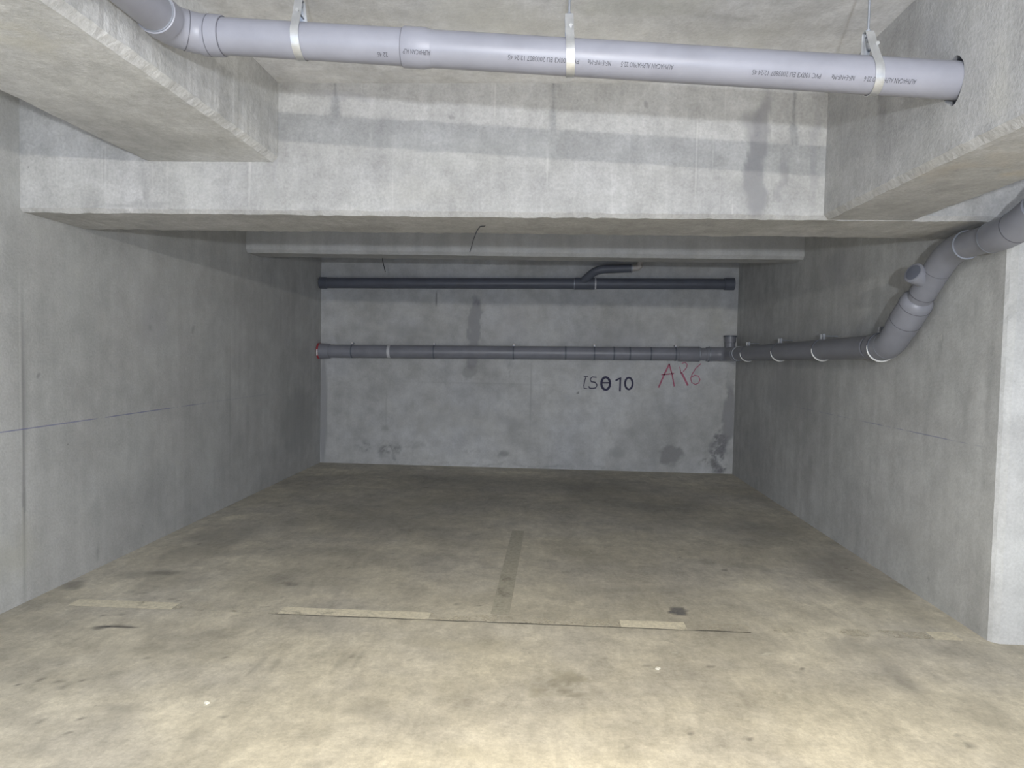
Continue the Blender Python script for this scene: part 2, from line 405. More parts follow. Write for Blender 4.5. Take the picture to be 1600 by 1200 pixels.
# walls ------------------------------------------------------------
def wl(x, y, ry, rz, c, s, soft=0.6, kind='b'): return (W(x, y, X=XL), (0.4, ry, rz), c, s, soft, kind)
def wr(x, y, ry, rz, c, s, soft=0.6, kind='b'): return (W(x, y, X=XR), (0.4, ry, rz), c, s, soft, kind)
def wb(x, y, rx, rz, c, s, soft=0.6, kind='b'): return (W(x, y, Y=YB), (rx, 0.4, rz), c, s, soft, kind)
def bf(x, y, rx, rz, c, s, soft=0.6, kind='b'): return (W(x, y, Y=YF), (rx, 0.06, rz), c, s, soft, kind)
BLUE = (0.13, 0.14, 0.30); LT = (0.52, 0.52, 0.50)
z_bl = W(180, 650, X=XL).z
left_marks = [
    wl(36, 700, 0.018, 1.15, DK, 0.75, 0.7, 's'), wl(30, 560, 0.012, 0.7, LT, 0.4, 0.7, 's'), wl(40, 620, 0.03, 0.5, DK, 0.35, 0.9, 's'),
    wl(123, 560, 0.006, 0.45, DK, 0.45, 0.5, 's'), wl(141, 620, 0.007, 0.06, DK, 0.7, 0.6, 's'), wl(359, 620, 0.02, 0.8, DK, 0.35, 0.9, 's'),
    wl(160, 510, 0.10, 0.12, LT, 0.45, 0.9), wl(60, 360, 0.10, 0.22, LT, 0.3, 0.8), wl(120, 420, 0.12, 0.2, LT, 0.3, 0.9),
    wl(400, 600, 0.3, 0.9, DK, 0.20, 0.9), wl(470, 660, 0.7, 0.50, DK, 0.30, 0.5), wl(240, 500, 0.25, 0.3, (0.3, 0.3, 0.33), 0.3, 0.9),  # large low patch at the far end: shade painted into the colour
    wl(303, 515, 0.03, 0.05, DK, 0.45, 0.8), wl(236, 510, 0.05, 0.03, DK, 0.4, 0.8, 'm'), wl(290, 577, 0.02, 0.02, (0.7, 0.7, 0.68), 0.6, 0.6),
    wl(410, 525, 0.07, 0.12, LT, 0.35, 0.8), wl(250, 720, 0.5, 0.12, LT, 0.15, 0.9), wl(190, 740, 0.12, 0.1, LT, 0.25, 0.9), wl(60, 588, 0.012, 0.012, DK, 0.7, 0.7, 's'),
    wl(150, 870, 0.02, 0.07, DK, 0.5, 0.8), wl(310, 930, 0.4, 0.06, DK, 0.3, 0.8, 'm'), wl(20, 860, 0.3, 0.2, (0.44, 0.43, 0.36), 0.4, 0.9),
]
blue_left = [(Vector((XL, 4.6, z_bl)), (0.4, 1.45, 0.0045), BLUE, 0.62), (Vector((XL, 6.6, z_bl)), (0.4, 0.7, 0.003), BLUE, 0.25)]
m_wl = concrete('wall_concrete_left', G, blue_left, seed=11.0, streak=0.4, blotch=0.7, pits=0.9, grain=0.6, tint=(0.92, 0.93, 0.93))
tag(stain_shade(link('wall_left', gridbox(XL - 0.3, XL, YREAR, YB + 0.3, 0.0, ZC, '+x', 0.02), m_wl), left_marks, 11),
    'long grey concrete wall on the left with a blue chalk line', 'wall', kind='structure')

z_br = W(1450, 680, X=XR).z
right_marks = [
    wr(1471, 526, 0.02, 0.025, (0.62, 0.61, 0.58), 0.8, 0.5, 's'), wr(1470, 538, 0.05, 0.05, DK, 0.4, 0.8), wr(1219, 597, 0.03, 0.012, (0.8, 0.8, 0.78), 0.8, 0.6, 's'),
    wr(1525, 490, 0.02, 0.15, DK, 0.35, 0.9), wr(1510, 640, 0.05, 0.35, DK, 0.3, 0.9), wr(1450, 640, 0.08, 0.3, DK, 0.18, 0.9), wr(1545, 620, 0.05, 0.4, DK, 0.28, 0.9),
    wr(1290, 660, 0.15, 0.3, (0.3, 0.3, 0.3), 0.3, 0.9), wr(1230, 610, 0.9, 0.35, (0.27, 0.27, 0.28), 0.35, 0.8), wr(1180, 690, 0.6, 0.3, (0.3, 0.3, 0.31), 0.3, 0.9),
    wr(1450, 902, 0.012, 0.02, DK, 0.7, 0.7, 's'), wr(1480, 780, 0.14, 0.3, LT, 0.18, 0.9), wr(1320, 690, 0.012, 0.25, DK, 0.35, 0.8, 's'), wr(1310, 420, 0.5, 0.2, (0.3, 0.3, 0.33), 0.3, 0.9),
    wr(1420, 850, 0.5, 0.2, (0.32, 0.31, 0.29), 0.25, 0.9),
]
blue_right = [(Vector((XR, 4.6, z_br)), (0.4, 0.85, 0.0035), BLUE, 0.55), (Vector((XR, 6.2, z_br)), (0.4, 0.8, 0.003), BLUE, 0.35)]
m_wr = concrete('wall_concrete_right', G, blue_right, seed=23.0, streak=0.45, blotch=0.8, pits=0.5, grain=0.6, tint=(0.92, 0.93, 0.93))
# L shaped in side view: the part in front carries the cross beam
YW = 3.70
def right_wall():
    bm = bmesh.new(); ch = 0.038; x0, x1 = XR, XR + 0.32
    n = 60; prof = []; ya = YW + ch
    for i in range(n + 1):
        z = ZB * i / n; j = lambda k: (noise.noise(Vector((z * 9, k, 1))) * 0.6 + noise.noise(Vector((z * 40, k, 2))) * 0.5) * 0.006
        prof.append([bm.verts.new((p[0], p[1], z)) for p in ((x0, ya), (x0 + 0.012 + j(5), YW + ch * 0.55 + j(2)), (x0 + ch + j(3), YW), (x1, YW))])
    for a, b in zip(prof[:-1], prof[1:]):
        for k in range(3): bm.faces.new((a[k], a[k + 1], b[k + 1], b[k]))
    face_grid(bm, (x0, ya, 0), (0, YF2 - ya, 0), (0, 0, ZB), 28, 108)                        # seen side, under the beam
    face_grid(bm, (x0, YF2, 0), (0, YB - YF2, 0), (0, 0, ZC), 228, 143)                      # seen side, inside the bay
    for o, d1, d2 in (((x1, YW, 0), (0, YF2 - YW, 0), (0, 0, ZB)), ((x1, YF2, 0), (0, YB - YF2, 0), (0, 0, ZC)), ((x0, YF2, ZB), (x1 - x0, 0, 0), (0, 0, ZC - ZB)),
                      ((x0, YB, 0), (x1 - x0, 0, 0), (0, 0, ZC)), ((x0, ya, ZB), (x1 - x0, 0, 0), (0, YF2 - ya, 0)), ((x0, YF2, ZC), (x1 - x0, 0, 0), (0, YB - YF2, 0)), ((x0, ya, 0), (x1 - x0, 0, 0), (0, YB - ya, 0))):
        face_grid(bm, o, d1, d2, 1, 1)
    bmesh.ops.remove_doubles(bm, verts=bm.verts, dist=1e-5)
    return bm
tag(stain_shade(link('wall_right', right_wall(), m_wr), right_marks, 23), 'grey concrete wall on the right with a chipped front corner', 'wall', kind='structure')

back_marks = [
    wb(742, 520, 0.10, 0.50, (0.22, 0.22, 0.24), 0.55, 0.25), wb(738, 578, 0.10, 0.12, (0.2, 0.2, 0.2), 0.40, 0.2), wb(741, 470, 0.07, 0.12, (0.16, 0.16, 0.19), 0.45, 0.6, 'm'),
    wb(992, 500, 0.03, 0.45, LT, 0.40, 0.8, 's'), wb(640, 517, 0.5, 0.14, DK, 0.30, 0.8), wb(590, 510, 0.22, 0.07, LT, 0.5, 0.7), wb(665, 525, 0.2, 0.06, LT, 0.4, 0.8),
    wb(640, 485, 0.25, 0.10, LT, 0.40, 0.9), wb(650, 530, 0.35, 0.10, DK, 0.25, 0.7), wb(800, 505, 0.35, 0.3, (0.5, 0.48, 0.48), 0.30, 0.9), wb(1120, 505, 0.25, 0.25, (0.5, 0.5, 0.45), 0.40, 0.9),
    wb(968, 530, 0.9, 0.25, (0.28, 0.28, 0.3), 0.25, 0.9), wb(700, 535, 0.15, 0.08, DK, 0.4, 0.8, 'm'),
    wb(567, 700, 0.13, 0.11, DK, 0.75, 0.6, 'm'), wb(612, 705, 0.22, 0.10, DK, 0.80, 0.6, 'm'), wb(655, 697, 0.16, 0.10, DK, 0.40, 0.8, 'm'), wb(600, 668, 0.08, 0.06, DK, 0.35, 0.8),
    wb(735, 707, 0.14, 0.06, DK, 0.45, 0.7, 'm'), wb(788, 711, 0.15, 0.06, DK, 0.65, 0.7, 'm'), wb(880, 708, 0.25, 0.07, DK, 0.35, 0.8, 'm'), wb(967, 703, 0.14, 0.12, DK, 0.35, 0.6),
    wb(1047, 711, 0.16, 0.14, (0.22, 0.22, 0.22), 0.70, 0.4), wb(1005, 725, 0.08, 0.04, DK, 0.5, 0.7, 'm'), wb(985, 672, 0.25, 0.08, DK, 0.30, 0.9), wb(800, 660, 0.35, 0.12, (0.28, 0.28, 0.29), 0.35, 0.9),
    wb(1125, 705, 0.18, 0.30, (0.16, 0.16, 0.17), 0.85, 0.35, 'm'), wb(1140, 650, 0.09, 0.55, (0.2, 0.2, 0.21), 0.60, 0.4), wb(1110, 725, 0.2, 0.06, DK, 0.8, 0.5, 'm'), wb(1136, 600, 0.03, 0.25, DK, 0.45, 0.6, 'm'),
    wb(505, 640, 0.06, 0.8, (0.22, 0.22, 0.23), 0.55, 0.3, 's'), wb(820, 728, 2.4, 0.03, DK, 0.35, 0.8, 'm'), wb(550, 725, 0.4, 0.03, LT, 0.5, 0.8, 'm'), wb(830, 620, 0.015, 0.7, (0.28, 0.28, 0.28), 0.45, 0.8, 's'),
    wb(795, 580, 0.015, 0.3, DK, 0.35, 0.8, 'm'), wb(603, 640, 0.02, 0.3, DK, 0.25, 0.8, 's'), wb(903, 614, 0.02, 0.02, FB, 0.7, 0.6, 's'), wb(682, 467, 0.012, 0.13, FB, 0.6, 0.6, 's'),
    wb(755, 600, 1.6, 0.012, DK, 0.20, 0.6, 's'), wb(700, 650, 1.0, 0.25, (0.42, 0.41, 0.37), 0.3, 0.9),
]
m_wb = concrete('wall_concrete_back', G, (), seed=37.0, streak=0.2, blotch=1.0, pits=0.4, grain=0.4, tint=(0.9, 0.91, 0.94))
wback = stain_shade(link('wall_back', gridbox(XL, XR, YB, YB + 0.3, 0.0, ZC, '-y', 0.016), m_wb), back_marks, 37)
tag(wback, 'stained concrete back wall carrying two pipes and painted numbers', 'wall', kind='structure')

tag(link('wall_light_block', boxbm(bmesh.new(), XFAR, XFAR + 0.25, YREAR, YB + 0.3, 0.0, ZC), concrete('wall_concrete_block', G, (), seed=5.0)),  # unseen wall, added to block light coming from the right
    'plain grey concrete wall added out of view to block light at far right', 'wall', kind='structure')
stain_shade(bpy.data.objects['wall_light_block'], [], 5)

# ceiling and beams ------------------------------------------------
def cm(x, y, rx, ry, c, s, soft=0.8, kind='b'):
    p = W(x, y, Z=ZC); return (p, (rx, ry, 0.3), c, s, soft, kind)
ceil_marks = [cm(760, 30, 0.5, 0.25, (0.5, 0.5, 0.46), 0.4), cm(900, 50, 0.5, 0.2, LT, 0.35), cm(1150, 60, 0.35, 0.2, LT, 0.35), cm(1140, 25, 0.2, 0.02, DK, 0.35, 0.7),
              cm(620, 25, 0.2, 0.1, DK, 0.15), cm(1180, 78, 0.12, 0.1, (0.55, 0.55, 0.53), 0.6, 0.8, 'm'), cm(560, 115, 0.6, 0.05, LT, 0.3), cm(1000, 10, 0.4, 0.1, (0.36, 0.37, 0.33), 0.4)]
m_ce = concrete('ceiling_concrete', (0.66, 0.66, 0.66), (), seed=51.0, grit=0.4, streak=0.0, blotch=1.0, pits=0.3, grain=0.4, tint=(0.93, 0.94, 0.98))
tag(stain_shade(link('ceiling', gridbox(XL - 0.3, XFAR, YREAR, YB + 0.3, ZC, ZC + 0.25, '-z', 0.03), m_ce), ceil_marks, 51), 'bare concrete ceiling slab above the hanging pipe', 'ceiling', kind='structure')

beam_marks = [
    bf(1180, 250, 0.075, 0.44, (0.21, 0.21, 0.22), 0.70, 0.3), bf(1165, 190, 0.08, 0.14, (0.22, 0.22, 0.23), 0.55, 0.5), bf(1218, 285, 0.04, 0.17, (0.21, 0.21, 0.215), 0.60, 0.35), bf(1150, 300, 0.07, 0.12, (0.28, 0.28, 0.28), 0.40, 0.6, 'm'),
    bf(1278, 240, 0.025, 0.4, (0.27, 0.27, 0.28), 0.45, 0.6), bf(433, 250, 0.03, 0.4, (0.3, 0.3, 0.31), 0.35, 0.7), bf(378, 285, 0.05, 0.12, (0.30, 0.30, 0.29), 0.55, 0.5, 'm'), bf(410, 300, 0.10, 0.12, (0.36, 0.36, 0.35), 0.5, 0.7),
    bf(15, 240, 0.04, 0.5, (0.25, 0.25, 0.26), 0.5, 0.5, 's'), bf(222, 300, 0.015, 0.09, DK, 0.4, 0.6, 'm'), bf(300, 278, 0.2, 0.08, LT, 0.4, 0.9), bf(215, 317, 0.35, 0.02, DK, 0.35, 0.8, 'm'),  # strip against the left wall: corner shade painted into the colour
    bf(700, 235, 1.2, 0.15, (0.47, 0.47, 0.44), 0.20, 0.9), bf(650, 300, 0.4, 0.10, (0.47, 0.46, 0.42), 0.30, 0.9), bf(510, 300, 0.2, 0.12, (0.33, 0.33, 0.32), 0.35, 0.8, 'm'), bf(910, 315, 0.3, 0.06, (0.34, 0.34, 0.33), 0.3, 0.8, 'm'),
    bf(530, 150, 0.3, 0.03, (0.34, 0.34, 0.36), 0.5, 0.7), bf(1063, 304, 0.006, 0.006, (0.35, 0.1, 0.08), 0.8, 0.6, 's'), bf(1010, 163, 0.008, 0.02, DK, 0.6, 0.6, 's'), bf(704, 183, 0.02, 0.008, DK, 0.6, 0.6, 's'),  # long band just under the ceiling: pipe shadow painted into the colour
]
for x, y0, y1 in ((127, 235, 300), (160, 200, 315), (200, 210, 318), (240, 270, 310), (90, 230, 310), (745, 190, 335), (1050, 230, 345), (1088, 160, 330), (1115, 180, 310), (905, 200, 250), (925, 195, 260), (855, 215, 300), (580, 190, 240)):
    beam_marks.append(bf(x, (y0 + y1) / 2, 0.006, (y1 - y0) / 2 * 3.74 / 1100, (0.58, 0.58, 0.56), 0.45, 0.7, 's'))
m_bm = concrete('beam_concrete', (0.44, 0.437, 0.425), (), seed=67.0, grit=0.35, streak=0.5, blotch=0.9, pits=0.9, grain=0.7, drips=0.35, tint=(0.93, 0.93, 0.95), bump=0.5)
tag(stain_shade(link('ceiling_beam', extrude_profile(beam_profile(YF, YF2, ZB, ZC, 0.022, 0.006, 46), 'X', XL, XFAR, 0.014, seed=1), m_bm), beam_marks, 67),
    'wide concrete beam spanning across the front of the bay', 'beam', kind='structure')
XB0, XB1 = -2.203, -1.465
ZL = 2.445
def sb(x, y, X, ry, rz, c, s, soft=0.7, kind='b'): return (W(x, y, X=X), (0.06, ry, rz), c, s, soft, kind)
lm = [sb(330, 130, XB1, 0.2, 0.03, DK, 0.35, 0.8, 'm'), sb(200, 60, XB1, 0.8, 0.02, (0.25, 0.25, 0.25), 0.3, 0.8, 'm'),
      (W(150, 180, Z=ZL), (0.3, 0.5, 0.03), DK, 0.16, 0.9, 'b'), (W(200, 215, Z=ZL), (0.25, 0.2, 0.03), DK, 0.25, 0.9, 'b'), (W(40, 60, Z=ZL), (0.2, 0.3, 0.03), (0.46, 0.44, 0.36), 0.4, 0.9, 'b')]
m_lb = concrete('beam_concrete_left', G, (), seed=71.0, grit=0.45, streak=0.15, blotch=1.0, pits=0.6, grain=0.6, tint=(0.93, 0.93, 0.95), bump=0.5)
tag(stain_shade(link('ceiling_beam', extrude_profile(beam_profile(XB0, XB1, ZL, ZC, 0.028, 0.005, 14, 24), 'Y', YREAR, YF, 0.025, seed=5), m_lb), lm, 71),
    'shallow concrete beam at upper left running toward the bay', 'beam', kind='structure')
XC0, XC1 = 1.40, 1.87
rm = [sb(1500, 130, XC0, 0.12, 0.2, LT, 0.25, 0.9), sb(1450, 250, XC0, 0.15, 0.08, LT, 0.4, 0.8, 'm'), sb(1560, 150, XC0, 0.1, 0.2, (0.46, 0.45, 0.4), 0.4, 0.9), sb(1380, 165, XC0, 0.03, 0.10, DK, 0.5, 0.6),
      sb(1460, 60, XC0, 0.2, 0.1, (0.34, 0.34, 0.36), 0.4, 0.9), (W(1520, 260, Z=ZB), (0.3, 0.4, 0.03), (0.40, 0.36, 0.31), 0.45, 0.9, 'b'), (W(1590, 270, Z=ZB), (0.12, 0.12, 0.03), (0.5, 0.42, 0.28), 0.4, 0.9, 'b')]
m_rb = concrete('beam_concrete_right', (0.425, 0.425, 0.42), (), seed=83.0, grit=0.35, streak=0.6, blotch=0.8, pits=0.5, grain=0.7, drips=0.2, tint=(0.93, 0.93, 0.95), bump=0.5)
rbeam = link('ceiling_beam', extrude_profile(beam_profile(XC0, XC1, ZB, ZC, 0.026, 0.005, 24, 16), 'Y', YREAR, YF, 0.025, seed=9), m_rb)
tag(rbeam, 'deep concrete beam at upper right with a pipe hole', 'beam', kind='structure')
m_sb = concrete('beam_concrete_rear', G, (), seed=97.0, streak=0.6, blotch=0.5, pits=0.4, grain=0.4, tint=(0.92, 0.93, 0.96))
tag(stain_shade(link('ceiling_beam', extrude_profile(beam_profile(6.62, 6.95, 2.36, ZC, 0.03, 0.004), 'X', XL, XR, 0.04, seed=13), m_sb), [], 97),
    'narrow shaded concrete beam deep inside the bay', 'beam', kind='structure')

# the ragged hole where the hanging pipe passes through the right beam
PA, PB = Vector((-1.24, 2.575, 2.591)), Vector((1.40, 2.595, 2.438))      # axis of the hanging pipe
PR = 0.064
def cutter():
    bm = bmesh.new(); n = 28; rings = []
    for x in (XC0 - 0.06, XC0 + 0.22):
        ring = []
        for i in range(n):
            a = 2 * math.pi * i / n
            r = PR + 0.006 + 0.006 * noise.noise(Vector((math.cos(a) * 2, math.sin(a) * 2, 3)))
            r += 0.020 * max(0, math.cos(a - math.radians(262))) ** 10 + 0.013 * max(0, math.cos(a - math.radians(105))) ** 6
            y = PB.y + 0.004 + r * math.cos(a); z = PB.z + r * math.sin(a)
            ring.append(bm.verts.new((x, y, z)))
        rings.append(ring)
    for i in range(n): bm.faces.new((rings[0][i], rings[0][(i + 1) % n], rings[1][(i + 1) % n], rings[1][i]))
    bm.faces.new(rings[0]); bm.faces.new(rings[1])
    return bm
cut = link('hole_cutter', cutter(), None)
md = rbeam.modifiers.new('hole', 'BOOLEAN'); md.operation = 'DIFFERENCE'; md.object = cut; md.solver = 'EXACT'
bpy.context.view_layer.update()
dg = bpy.context.evaluated_depsgraph_get()
newme = bpy.data.meshes.new_from_object(rbeam.evaluated_get(dg))
rbeam.modifiers.clear(); rbeam.data = newme
stain_shade(rbeam, rm, 83)
bpy.data.objects.remove(cut, do_unlink=True)

# writing on the back wall -----------------------------------------
def ribbon(bm, pts, w, y0=YB - 0.0025, y1=YB - 0.0002, closed=False):
    """flat painted stroke of width w in the plane of the back wall; pts are points on the wall"""
    P = [Vector((p.x, p.z)) for p in pts]; n = len(P); L = []; R_ = []
    for i in range(n):
        a = P[(i - 1) % n] if closed or i > 0 else P[i]; b = P[(i + 1) % n] if closed or i < n - 1 else P[i]
        t = (b - a).normalized(); nn = Vector((-t.y, t.x))
        if not closed and i == 0: q = P[i] - t * w * 0.3
        elif not closed and i == n - 1: q = P[i] + t * w * 0.3
        else: q = P[i]
        L.append(q + nn * w / 2); R_.append(q - nn * w / 2)
    V = {}
    for y in (y0, y1): V[y] = ([bm.verts.new((q.x, y, q.y)) for q in L], [bm.verts.new((q.x, y, q.y)) for q in R_])
    m = n if closed else n - 1
    for i in range(m):
        j = (i + 1) % n
        a, b = V[y0]; c, d = V[y1]
        bm.faces.new((a[i], a[j], b[j], b[i])); bm.faces.new((a[i], c[i], c[j], a[j])); bm.faces.new((b[i], b[j], d[j], d[i]))
    return bm
def zp(x, y): return W(880 + x / 6.4, 550 + y / 6.4, Y=YB)       # close-up coordinates of the writing
def ell(cx, cy, rx, ry, n=28, sq=0.0):
    return [zp(cx + rx * math.cos(2 * math.pi * i / n), cy + ry * math.sin(2 * math.pi * i / n)) for i in range(n)]
px = 8.85 / 1100 / 6.4
m_ink = plain('stencil_ink', (0.045, 0.042, 0.085), 0.8, 0, 0.2, 14)
bm = bmesh.new()
ribbon(bm, [zp(208, 243), zp(247, 243)], 9 * px)
ribbon(bm, [zp(228, 245), zp(214, 290), zp(206, 335), zp(208, 362), zp(238, 366)], 9 * px)
ribbon(bm, [zp(330, 253), zp(290, 250), zp(270, 270), zp(280, 298), zp(318, 303)], 11 * px)
ribbon(bm, [zp(318, 303), zp(340, 330), zp(325, 358), zp(290, 364), zp(262, 360), zp(256, 345)], 11 * px)
tag(link('lettering', bm, m_ink, wback), 'thin scrawled marks before the black number')
bm = bmesh.new()
ribbon(bm, ell(425, 315, 43, 62), 23 * px, closed=True); ribbon(bm, [zp(390, 308), zp(462, 308)], 15 * px)
tag(link('lettering', bm, m_ink, wback), 'bold black eight-like stencil character')
bm = bmesh.new()
ribbon(bm, [zp(528, 285), zp(552, 270), zp(572, 256), zp(567, 388)], 17 * px)
ribbon(bm, ell(656, 315, 38, 58), 19 * px, closed=True)
tag(link('lettering', bm, m_ink, wback), 'black stencilled number 10')
m_pink = worn('pink_crayon', (0.47, 0.16, 0.23), cover=0.66, sharp=0.16, scale=22)
bm = bmesh.new()
ribbon(bm, [zp(955, 352), zp(1005, 235), zp(1060, 122)], 15 * px); ribbon(bm, [zp(1060, 122), zp(1090, 230), zp(1110, 340)], 13 * px); ribbon(bm, [zp(985, 228), zp(1105, 215)], 12 * px)
ribbon(bm, [zp(1165, 150), zp(1178, 215)], 8 * px); ribbon(bm, [zp(1190, 112), zp(1220, 104), zp(1240, 125), zp(1232, 160), zp(1200, 195)], 9 * px)
ribbon(bm, [zp(1182, 205), zp(1215, 270), zp(1245, 330)], 19 * px)
ribbon(bm, [zp(1375, 118), zp(1325, 165), zp(1290, 220), zp(1275, 265), zp(1285, 305), zp(1320, 325), zp(1355, 310), zp(1368, 275), zp(1350, 240), zp(1315, 232), zp(1285, 250)], 9 * px)
tag(link('lettering', bm, m_pink, wback), 'pink hand-drawn letters AR6')

# ------------------------------------------------------------------ pipes
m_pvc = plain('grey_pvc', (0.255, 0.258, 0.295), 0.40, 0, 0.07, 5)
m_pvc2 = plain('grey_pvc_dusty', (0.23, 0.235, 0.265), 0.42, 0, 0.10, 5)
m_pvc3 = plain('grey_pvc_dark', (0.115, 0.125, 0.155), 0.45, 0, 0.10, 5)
m_ring = plain('seal_edge', (0.10, 0.10, 0.12), 0.5, 0, 0.1, 9)
m_glue = plain('glue_bead', (0.62, 0.62, 0.64), 0.35, 0, 0.1, 9)
m_zinc = plain('galvanised_steel', (0.60, 0.61, 0.62), 0.36, 0.75, 0.12, 16)
m_zincd = plain('dull_zinc', (0.33, 0.35, 0.39), 0.45, 0.55, 0.12, 16)
m_red = plain('red_plug', (0.42, 0.05, 0.06), 0.5, 0, 0.1, 9)
m_white = plain('white_label', (0.75, 0.72, 0.72), 0.6, 0, 0.05, 9)
m_cream = plain('cream_plastic', (0.50, 0.47, 0.44), 0.5, 0, 0.08, 9)
m_print = plain('black_print', (0.07, 0.07, 0.085), 0.6, 0, 0.1, 9)
m_black = plain('black_wire', (0.02, 0.02, 0.024), 0.5, 0, 0.1, 9)

def along(a, b, t): return a + (b - a) * t
def atx(x): return along(PA, PB, (x - PA.x) / (PB.x - PA.x))
adir = (PB - PA).normalized()

hp = thing('drain_pipe', 'grey plastic pipe hanging under the ceiling with printed lettering', 'pipe', atx(0.0))
j0 = W(629, 80, Y=2.56).x; j1 = W(672, 84, Y=2.56).x
PEND = atx(XC0 + 0.20)
link('pipe_section', tube([atx(-1.24), atx(j0 + 0.02)], PR), m_pvc, hp, True)
link('pipe_section', tube([atx(j1 - 0.02), PEND], PR), m_pvc, hp, True)
link('socket', tube([atx(j0), atx(j0), atx(j0 + 0.003), atx(j1 - 0.025), atx(j1), atx(j1 + 0.01)],
                    [PR * 0.97, PR + 0.0045, PR + 0.006, PR + 0.006, PR + 0.001, PR - 0.001]), m_pvc, hp, True)
link('seal_ring', tube([atx(j0 - 0.0025), atx(j0 + 0.0005)], PR + 0.003), m_ring, hp, True)
# the bend at the left end, then the run toward the viewer beside the left beam
E1 = atx(-1.300)
E2 = Vector((-1.378, 2.512, 2.599))
E3 = Vector((-1.378, 1.2, 2.580))
a1 = arc(atx(-1.2), E1, E2, 0.048); a2 = arc(E1, E2, E3, 0.048)
link('elbow', tube([atx(-1.235)] + a1 + a2[1:], PR + 0.0055, 28), m_pvc, hp, True)
link('socket', tube([atx(-1.292), atx(-1.288), atx(-1.228), atx(-1.215), atx(-1.21)], [PR + .004, PR + 0.008, PR + 0.008, PR + 0.006, PR * 0.98]), m_pvc, hp, True)
s2 = a2[-1]; d3 = (E3 - E2).normalized()
link('socket', tube([s2 - d3 * .005, s2, s2 + d3 * 0.055, s2 + d3 * 0.06], [PR + .003, PR + 0.008, PR + 0.008, PR * .98]), m_pvc, hp, True)
link('pipe_section', tube([s2 + d3 * 0.04, E3], PR), m_pvc, hp, True)
dm = (E2 - E1).normalized()
link('seal_ring', tube([along(a1[-1], a2[0], .5) - dm * .0015, along(a1[-1], a2[0], .5) + dm * .0015], PR + 0.0066), m_ring, hp, True)
link('seal_ring', tube([atx(-1.262), atx(-1.259)], PR + 0.0086), m_ring, hp, True)
link('seal_ring', tube([atx(-1.2142), atx(-1.2115)], PR + 0.0035), m_ring, hp, True)
link('glue_ring', tube([s2 + d3 * .058, s2 + d3 * .061], PR + 0.004), m_zincd, hp, True)

# printed lettering: upside down, wrapped on the pipe
def pipe_text(body, x_right, x_left, elev=-33.0, r=None, mat=None, lab=None, h=0.0165):
    cu = bpy.data.curves.new('print', 'FONT'); cu.body = body; cu.size = 1.0; cu.resolution_u = 2
    ob = bpy.data.objects.new('print', cu); C.objects.link(ob)
    bpy.context.view_layer.update(); d_ = bpy.context.evaluated_depsgraph_get()
    me = ob.evaluated_get(d_).to_mesh()
    bm = bmesh.new(); bm.from_mesh(me)
    ob.evaluated_get(d_).to_mesh_clear(); bpy.data.objects.remove(ob, do_unlink=True)
    xs = [v.co.x for v in bm.verts]; x0, x1 = min(xs), max(xs)
    r = (r or PR) + 0.0007
    n1 = Vector((0, -1, 0)); n1 = (n1 - adir * n1.dot(adir)).normalized(); n2 = Vector((0, 0, 1)); n2 = (n2 - adir * n2.dot(adir) - n1 * n2.dot(n1)).normalized()
    bmesh.ops.subdivide_edges(bm, edges=[e for e in bm.edges if abs(e.verts[0].co.y - e.verts[1].co.y) > 0.4], cuts=2)
    bmesh.ops.triangulate(bm, faces=bm.faces)
    for v in bm.verts:
        t = (v.co.x - x0) / (x1 - x0); X = x_right + (x_left - x_right) * t
        e = math.radians(elev) - (v.co.y - 0.35) / 0.7 * h / r
        v.co = atx(X) + (n1 * math.cos(e) + n2 * math.sin(e)) * r
    me2 = bpy.data.meshes.new('lettering'); 
    bmesh.ops.translate(bm, verts=bm.verts, vec=-Vector(hp['_o'])); bm.to_mesh(me2); bm.free(); me2.materials.append(m_print)
    o = bpy.data.objects.new('lettering', me2); C.objects.link(o); o.parent = hp
    tag(o, lab); return o
def xa(px_): return W(px_, 110, Y=2.53).x
pipe_text('ALPHACAN ALPHAPRO 22-6', xa(1435), xa(1353), lab='black printed words nearest the beam hole')
pipe_text('NF-E+NF-Me', xa(1338), xa(1302), lab='small black printed marks left of the right hanger')
pipe_text('PVC 100X3 EU 2003807 12:24 45', xa(1285), xa(1177), lab='black printed code left of the right hanger')
pipe_text('ALPHACAN ALPHAPRO 22-5', xa(1053), xa(971), lab='black printed words right of the middle hanger')
pipe_text('NF-E+NF-Me', xa(955), xa(919), lab='small black printed marks right of the middle hanger')
pipe_text('PVC 100X3 EU 2003807 12:24 45', xa(905), xa(794), lab='black printed code under the middle hanger')
pipe_text('ALPHACAN ALP', W(673, 85, Y=2.52).x, W(630, 85, Y=2.52).x, r=PR + 0.006, lab='black printed words on the pipe socket')
pipe_text('22 45', W(606, 90, Y=2.53).x, W(590, 90, Y=2.53).x, elev=-48, lab='short faint black print left of the socket')

